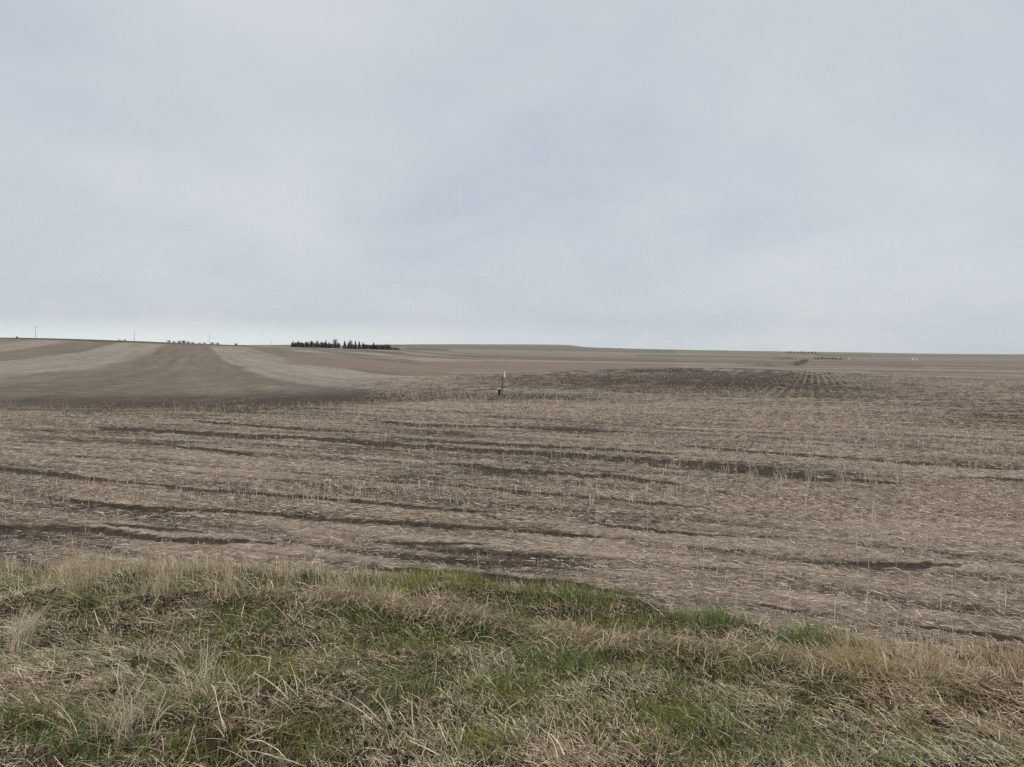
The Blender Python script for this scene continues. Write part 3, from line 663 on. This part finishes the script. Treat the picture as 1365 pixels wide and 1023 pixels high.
for i, p in enumerate(hp):
    p = float(p) + random.uniform(-.7, .7); h = random.uniform(6.4, 9.6) if p < 452 else random.uniform(6.0, 8.0)
    if p > 520.5: h = 5.2 - (p - 520) * .12
    red = (410 < p < 432 and i % 2) or p > 520
    seg_ = ('left stretch' if p < 413 else 'middle stretch' if p < 452 else 'gap between the dark spruces' if p < 480 else 'right stretch')
    bush('hedge_shrub', 'shrub', gp_(p, GD - 2 + (i % 3) * 4), h, 5.0, m_red if red else m_hedge, ('reddish brown' if red else 'dark green') + ' shrub packed into the ' + seg_ + ' of the far grove', 'shrubs in the far grove, ' + ('reddish, ' if red else 'green, ') + seg_, n=300)
for p, h, w, lb in [(446.5,12.6,6,'tallest bare wispy tree, middle of the far grove'),(423,9.5,5,'bare grey tree above the reddish shrubs of the grove'),(468,11.5,5,'bare wispy tree between the dark spruces'),(453,7.5,5,'low bare tree in the gap left of the broad dark spruce'),(509,6.8,5,'low bare tree in the right hedge of the grove')]:
    bush('bare_tree', 'bare tree', gp_(p, GD + 6), h, w, m_twig, lb, n=260, size=.10, hollow=True, base=.15)
# reddish low scrub at the right end of the grove
for p, h, lb in [(531,2.8,'rust coloured low bush, nearer one at the right end of the grove'),(536,1.9,'lowest rust coloured bush at the very right end of the grove')]:
    bush('scrub_bush', 'bush', gp_(p, GD - 8), h, 4.5, m_red, lb, n=200)
# bushes on the left skyline
for p, d, h, w, lb in [(226,730,2.6,3.5,'dark round bush at the left end of the skyline thicket'),(232,735,1.9,3.2,'low bush second from the left in the skyline thicket'),(240,735,2.6,4,'bushy clump in the skyline thicket, left of centre'),(246,738,3.0,4,'tallest bush in the skyline thicket'),(252,735,2.2,4,'low bush right of the tallest in the skyline thicket'),
   (258,735,1.9,4,'flat dark bush in the skyline thicket, before the small break'),(267,735,1.6,4,'low bush just past the break in the skyline thicket'),(274,735,2.0,4,'bush left of the pole on the left skyline'),(284,738,2.6,4,'bush right of the pole on the left skyline'),(290,738,2.2,4,'last rounded bush of the skyline thicket'),(315,900,2.8,4,'lone pale bush on the skyline right of the thicket'),
   (24,655,1.8,2.2,'single small bush on the far left skyline'),(160,690,1.4,4,'low wide bush on the skyline left of the second pole'),(167,690,1.6,4,'low bush on the skyline beside the second pole')]:
    bush('skyline_bush', 'bush', place(p, d), h, w, m_hedge if p < 300 else m_twig, lb, n=220, size=.11)
# ------------------------------------------------------------------ utility poles
m_wood = noise_mat('weathered_pole', (.13,.12,.11), (.20,.185,.165), 3, .9)
m_ins = noise_mat('insulator', (.20,.20,.19), (.3,.3,.29), 5, .4)
def pole(loc, h, label):
    e = tag(empty('utility_pole', loc), label, 'utility pole', 'utility poles along the left skyline')
    mb = MB(); mb.lathe([(.19,-1.0),(.17,0),(.13,h * .6),(.10,h)], n=10); mb.build('pole', m_wood, e)
    mb = MB(); mb.box((0, .0, h - .55), (2.2, .26, .12)); mb.build('crossarm', m_wood, e)
    for q in (-1.0, -.35, .35, 1.0):
        mb = MB(); mb.lathe([(.03,0),(.07,.04),(.05,.1),(.07,.14),(.03,.2)], (q, 0, h - .487), n=8); mb.build('insulator', m_ins, e)
for p, d, h, lb in [(48.5,660,10.3,'tallest wooden utility pole, leftmost on the left skyline'),(180,690,8.6,'wooden utility pole second from the left on the skyline'),(280,740,9.6,'wooden utility pole rising from the skyline thicket'),(362.5,1350,11,'faintest utility pole, between the thicket and the grove')]:
    pole(place(p, d), h, lb)
# ------------------------------------------------------------------ right-hand distance
for i, p in enumerate([1049,1053.5,1058,1063,1068,1072.5,1077.5,1082,1087]):
    nth = ['first','second','third','fourth','fifth','sixth','seventh','eighth','last'][i]
    bush('far_tree', 'tree', place(p, 3000), 8 + (i * 5 % 3), 9, m_far, nth + ' small grey tree from the left in the evenly spaced row on the right skyline', 'row of small trees on the right skyline', n=120, size=.14)
for i, p in enumerate([1086.5,1091,1095.5,1100.5,1105,1110,1115,1119.5]):
    nth = ['first','second','third','fourth','fifth','sixth','seventh','last'][i]
    bush('shelterbelt_tree', 'tree', place(p, 1060), 2.6 + (i % 3) * .4, 4.6, m_hedge, nth + ' dark tree from the left in the short shelterbelt below the right skyline', 'dark shelterbelt at right', n=160, size=.12)
# brown scrub climbing along a fence line
for i, (p, d, h) in enumerate([(1060,345,1.0),(1062,380,1.3),(1063.5,420,1.5),(1065.5,470,1.9),(1068,540,2.2),(1071,620,2.6),(1074,700,2.4)]):
    nth = ['nearest','second','third','fourth','fifth','sixth','farthest'][i]
    bush('brown_scrub', 'bush', place(p, d), h, 6.5 * d / 450, m_red, nth + ' brown bush of the scrub line climbing away at right', 'brown scrub line at right', n=200, size=.13)
for i, (p, d, h) in enumerate([(1033,900,1.7),(1040,940,2.2),(1047,960,2.4),(1054,960,2.2),(1060,950,1.6)]):
    nth = ['leftmost','second','middle','fourth','rightmost'][i]
    bush('rusty_scrub', 'bush', place(p, d), h, 10, m_red, nth + ' rust brown bush of the low thicket left of the shelterbelt', 'rust brown thicket at right', n=200, size=.12)
for p, d, lb in [(1010,330,'small dark bush left of the brown scrub line'),(1021,330,'tiny dark bush between the small dark bush and the scrub line'),(1026,300,'low dark bush closest to the foot of the scrub line')]:
    bush('dark_bush', 'bush', place(p, d), .8, 3.6, m_red, lb, n=120, size=.14)
m_white = noise_mat('white_siding', (.68,.68,.68), (.8,.8,.8), 1, .6); m_roof = noise_mat('grey_roof', (.30,.30,.31), (.42,.42,.43), 1, .7); m_dark = noise_mat('dark_glass', (.03,.03,.035), (.06,.06,.07), 1, .2)
def shed(loc, w, d, h, label, rot):
    e = tag(empty('farm_shed', loc, rot), label, 'shed', 'white sheds at right')
    mb = MB(); b = len(mb.v); z = -.6
    mb.v += [(-w/2,-d/2,z),(w/2,-d/2,z),(w/2,d/2,z),(-w/2,d/2,z),(-w/2,-d/2,h),(w/2,-d/2,h),(w/2,d/2,h),(-w/2,d/2,h),(0,-d/2,h*1.4),(0,d/2,h*1.4)]
    mb.f += [(0,1,5,8,4),(2,3,7,9,6),(1,2,6,5),(3,0,4,7),(3,2,1,0)]; mb.build('wall', m_white, e)
    mb = MB(); o = .25; t = .1; hz = h - o * .4 * h / (w / 2)
    mb.v += [(-w/2-o,-d/2-o,hz),(0,-d/2-o,h*1.4+.02),(w/2+o,-d/2-o,hz),(-w/2-o,d/2+o,hz),(0,d/2+o,h*1.4+.02),(w/2+o,d/2+o,hz)]
    mb.v += [(x, y, q + t) for x, y, q in mb.v[:6]]
    mb.f += [(0,1,7,6),(1,2,8,7),(3,9,10,4),(4,10,11,5),(6,7,10,9),(7,8,11,10),(0,3,4,1),(1,4,5,2),(0,6,9,3),(2,5,11,8)]; mb.build('roof', m_roof, e)
    mb = MB(); mb.box((0, -d/2 - .02, h * .4), (w * .3, .06, h * .8)); mb.build('door', m_dark, e)
shed(place(1217, 1000), 2.2, 3, 2.4, 'taller white gabled shed, left one of the far white pair at right', .3)
shed(place(1221.8, 1002), 2.0, 2.6, 1.9, 'lower white shed, right one of the far white pair at right', -.2)
shed(place(1131.5, 1060), 2.4, 4, 1.6, 'tiny white shed at the right end of the dark shelterbelt', .1)

# ------------------------------------------------------------------ haze
hz = MB(); hz.box((0, 0, 60), (16000, 16000, 560)); m = bpy.data.materials.new('haze'); m.use_nodes = True; nt = m.node_tree; nt.nodes.remove(nt.nodes['Principled BSDF'])
pv = nt.nodes.new('ShaderNodeVolumePrincipled'); pv.inputs['Color'].default_value = (.86, .92, 1, 1); pv.inputs['Density'].default_value = 2.2e-5; nt.links.new(pv.outputs[0], nt.nodes['Material Output'].inputs['Volume'])
tag(hz.build('haze', m), 'thin pale air haze lying over the whole prairie', 'haze', kind='stuff')

# ------------------------------------------------------------------ sky, sun
EL, ROT = R(48), R(200)
w = bpy.data.worlds.new('World'); scene.world = w; w.use_nodes = True; nt = w.node_tree; L = nt.links.new
bg = nt.nodes['Background']; sky = N(nt, 'ShaderNodeTexSky', sky_type='NISHITA'); sky.sun_disc = False; sky.sun_elevation = EL; sky.sun_rotation = ROT
tc = N(nt, 'ShaderNodeTexCoord'); sx = N(nt, 'ShaderNodeSeparateXYZ'); L(tc.outputs['Generated'], sx.inputs[0])
# cloud deck: the view direction meets a level layer
zc = N(nt, 'ShaderNodeMath', operation='MAXIMUM'); L(sx.outputs['Z'], zc.inputs[0]); zc.inputs[1].default_value = 0.0
za = N(nt, 'ShaderNodeMath', operation='ADD'); L(zc.outputs[0], za.inputs[0]); za.inputs[1].default_value = .40
dv = N(nt, 'ShaderNodeVectorMath', operation='DIVIDE'); cb = N(nt, 'ShaderNodeCombineXYZ')
for i in range(3): L(za.outputs[0], cb.inputs[i])
L(tc.outputs['Generated'], dv.inputs[0]); L(cb.outputs[0], dv.inputs[1])
nz = N(nt, 'ShaderNodeTexNoise'); nz.inputs['Scale'].default_value = 1.7; nz.inputs['Detail'].default_value = 6; nz.inputs['Roughness'].default_value = .57; nz.inputs['Distortion'].default_value = .25
L(dv.outputs[0], nz.inputs['Vector'])
cr = N(nt, 'ShaderNodeValToRGB'); E = cr.color_ramp.elements
E[0].position = .30; E[0].color = (.485, .530, .595, 1); E[1].position = .70; E[1].color = (.615, .645, .672, 1)
L(nz.outputs['Fac'], cr.inputs['Fac'])
# brighter, slightly yellow break low on the left
az_ = N(nt, 'ShaderNodeMapRange', interpolation_type='SMOOTHSTEP'); az_.inputs['From Min'].default_value = .052; az_.inputs['From Max'].default_value = .016; az_.inputs['To Min'].default_value = 0; az_.inputs['To Max'].default_value = 1
L(sx.outputs['Z'], az_.inputs['Value'])
ax = N(nt, 'ShaderNodeMapRange', interpolation_type='SMOOTHSTEP'); ax.inputs['From Min'].default_value = .2; ax.inputs['From Max'].default_value = -.5; ax.inputs['To Min'].default_value = .22; L(sx.outputs['X'], ax.inputs['Value'])
am = N(nt, 'ShaderNodeMath', operation='MULTIPLY'); L(az_.outputs[0], am.inputs[0]); L(ax.outputs[0], am.inputs[1])
hm = N(nt, 'ShaderNodeMix', data_type='RGBA'); L(am.outputs[0], hm.inputs['Factor']); L(cr.outputs['Color'], hm.inputs[6]); hm.inputs[7].default_value = (.78, .83, .82, 1)
# the clear sky faintly behind the deck
ssc = N(nt, 'ShaderNodeVectorMath', operation='SCALE'); L(sky.outputs[0], ssc.inputs[0]); ssc.inputs['Scale'].default_value = .10
up = N(nt, 'ShaderNodeVectorMath', operation='SCALE'); L(hm.outputs[2], up.inputs[0]); up.inputs['Scale'].default_value = 1.0
fm = N(nt, 'ShaderNodeMix', data_type='RGBA'); fm.inputs['Factor'].default_value = .93; L(ssc.outputs[0], fm.inputs[6]); L(up.outputs[0], fm.inputs[7])
m10 = N(nt, 'ShaderNodeVectorMath', operation='SCALE'); L(fm.outputs[2], m10.inputs[0]); m10.inputs['Scale'].default_value = 10.0
L(m10.outputs[0], bg.inputs['Color']); bg.inputs['Strength'].default_value = .1
sl = bpy.data.lights.new('sun', 'SUN'); sl.energy = 1.5; sl.angle = R(14); sl.color = (1, .97, .92)
so = bpy.data.objects.new('sun', sl); C.objects.link(so)
so.rotation_euler = (R(90) - EL, 0, math.pi - ROT)   # light arrives from high behind the camera

cam = bpy.data.cameras.new('camera'); co = bpy.data.objects.new('camera', cam); C.objects.link(co); scene.camera = co
co.location = (0, 0, EYE); co.rotation_euler = (R(90) - PITCH, 0, 0)
cam.sensor_fit = 'HORIZONTAL'; cam.sensor_width = 36; cam.lens = 36 * F / 1365; cam.clip_start = .05; cam.clip_end = 40000
scene.cycles.use_denoising = False
vs_ = scene.view_settings; vs_.view_transform = 'Standard'; vs_.look = 'None'; vs_.exposure = .12; vs_.gamma = 1
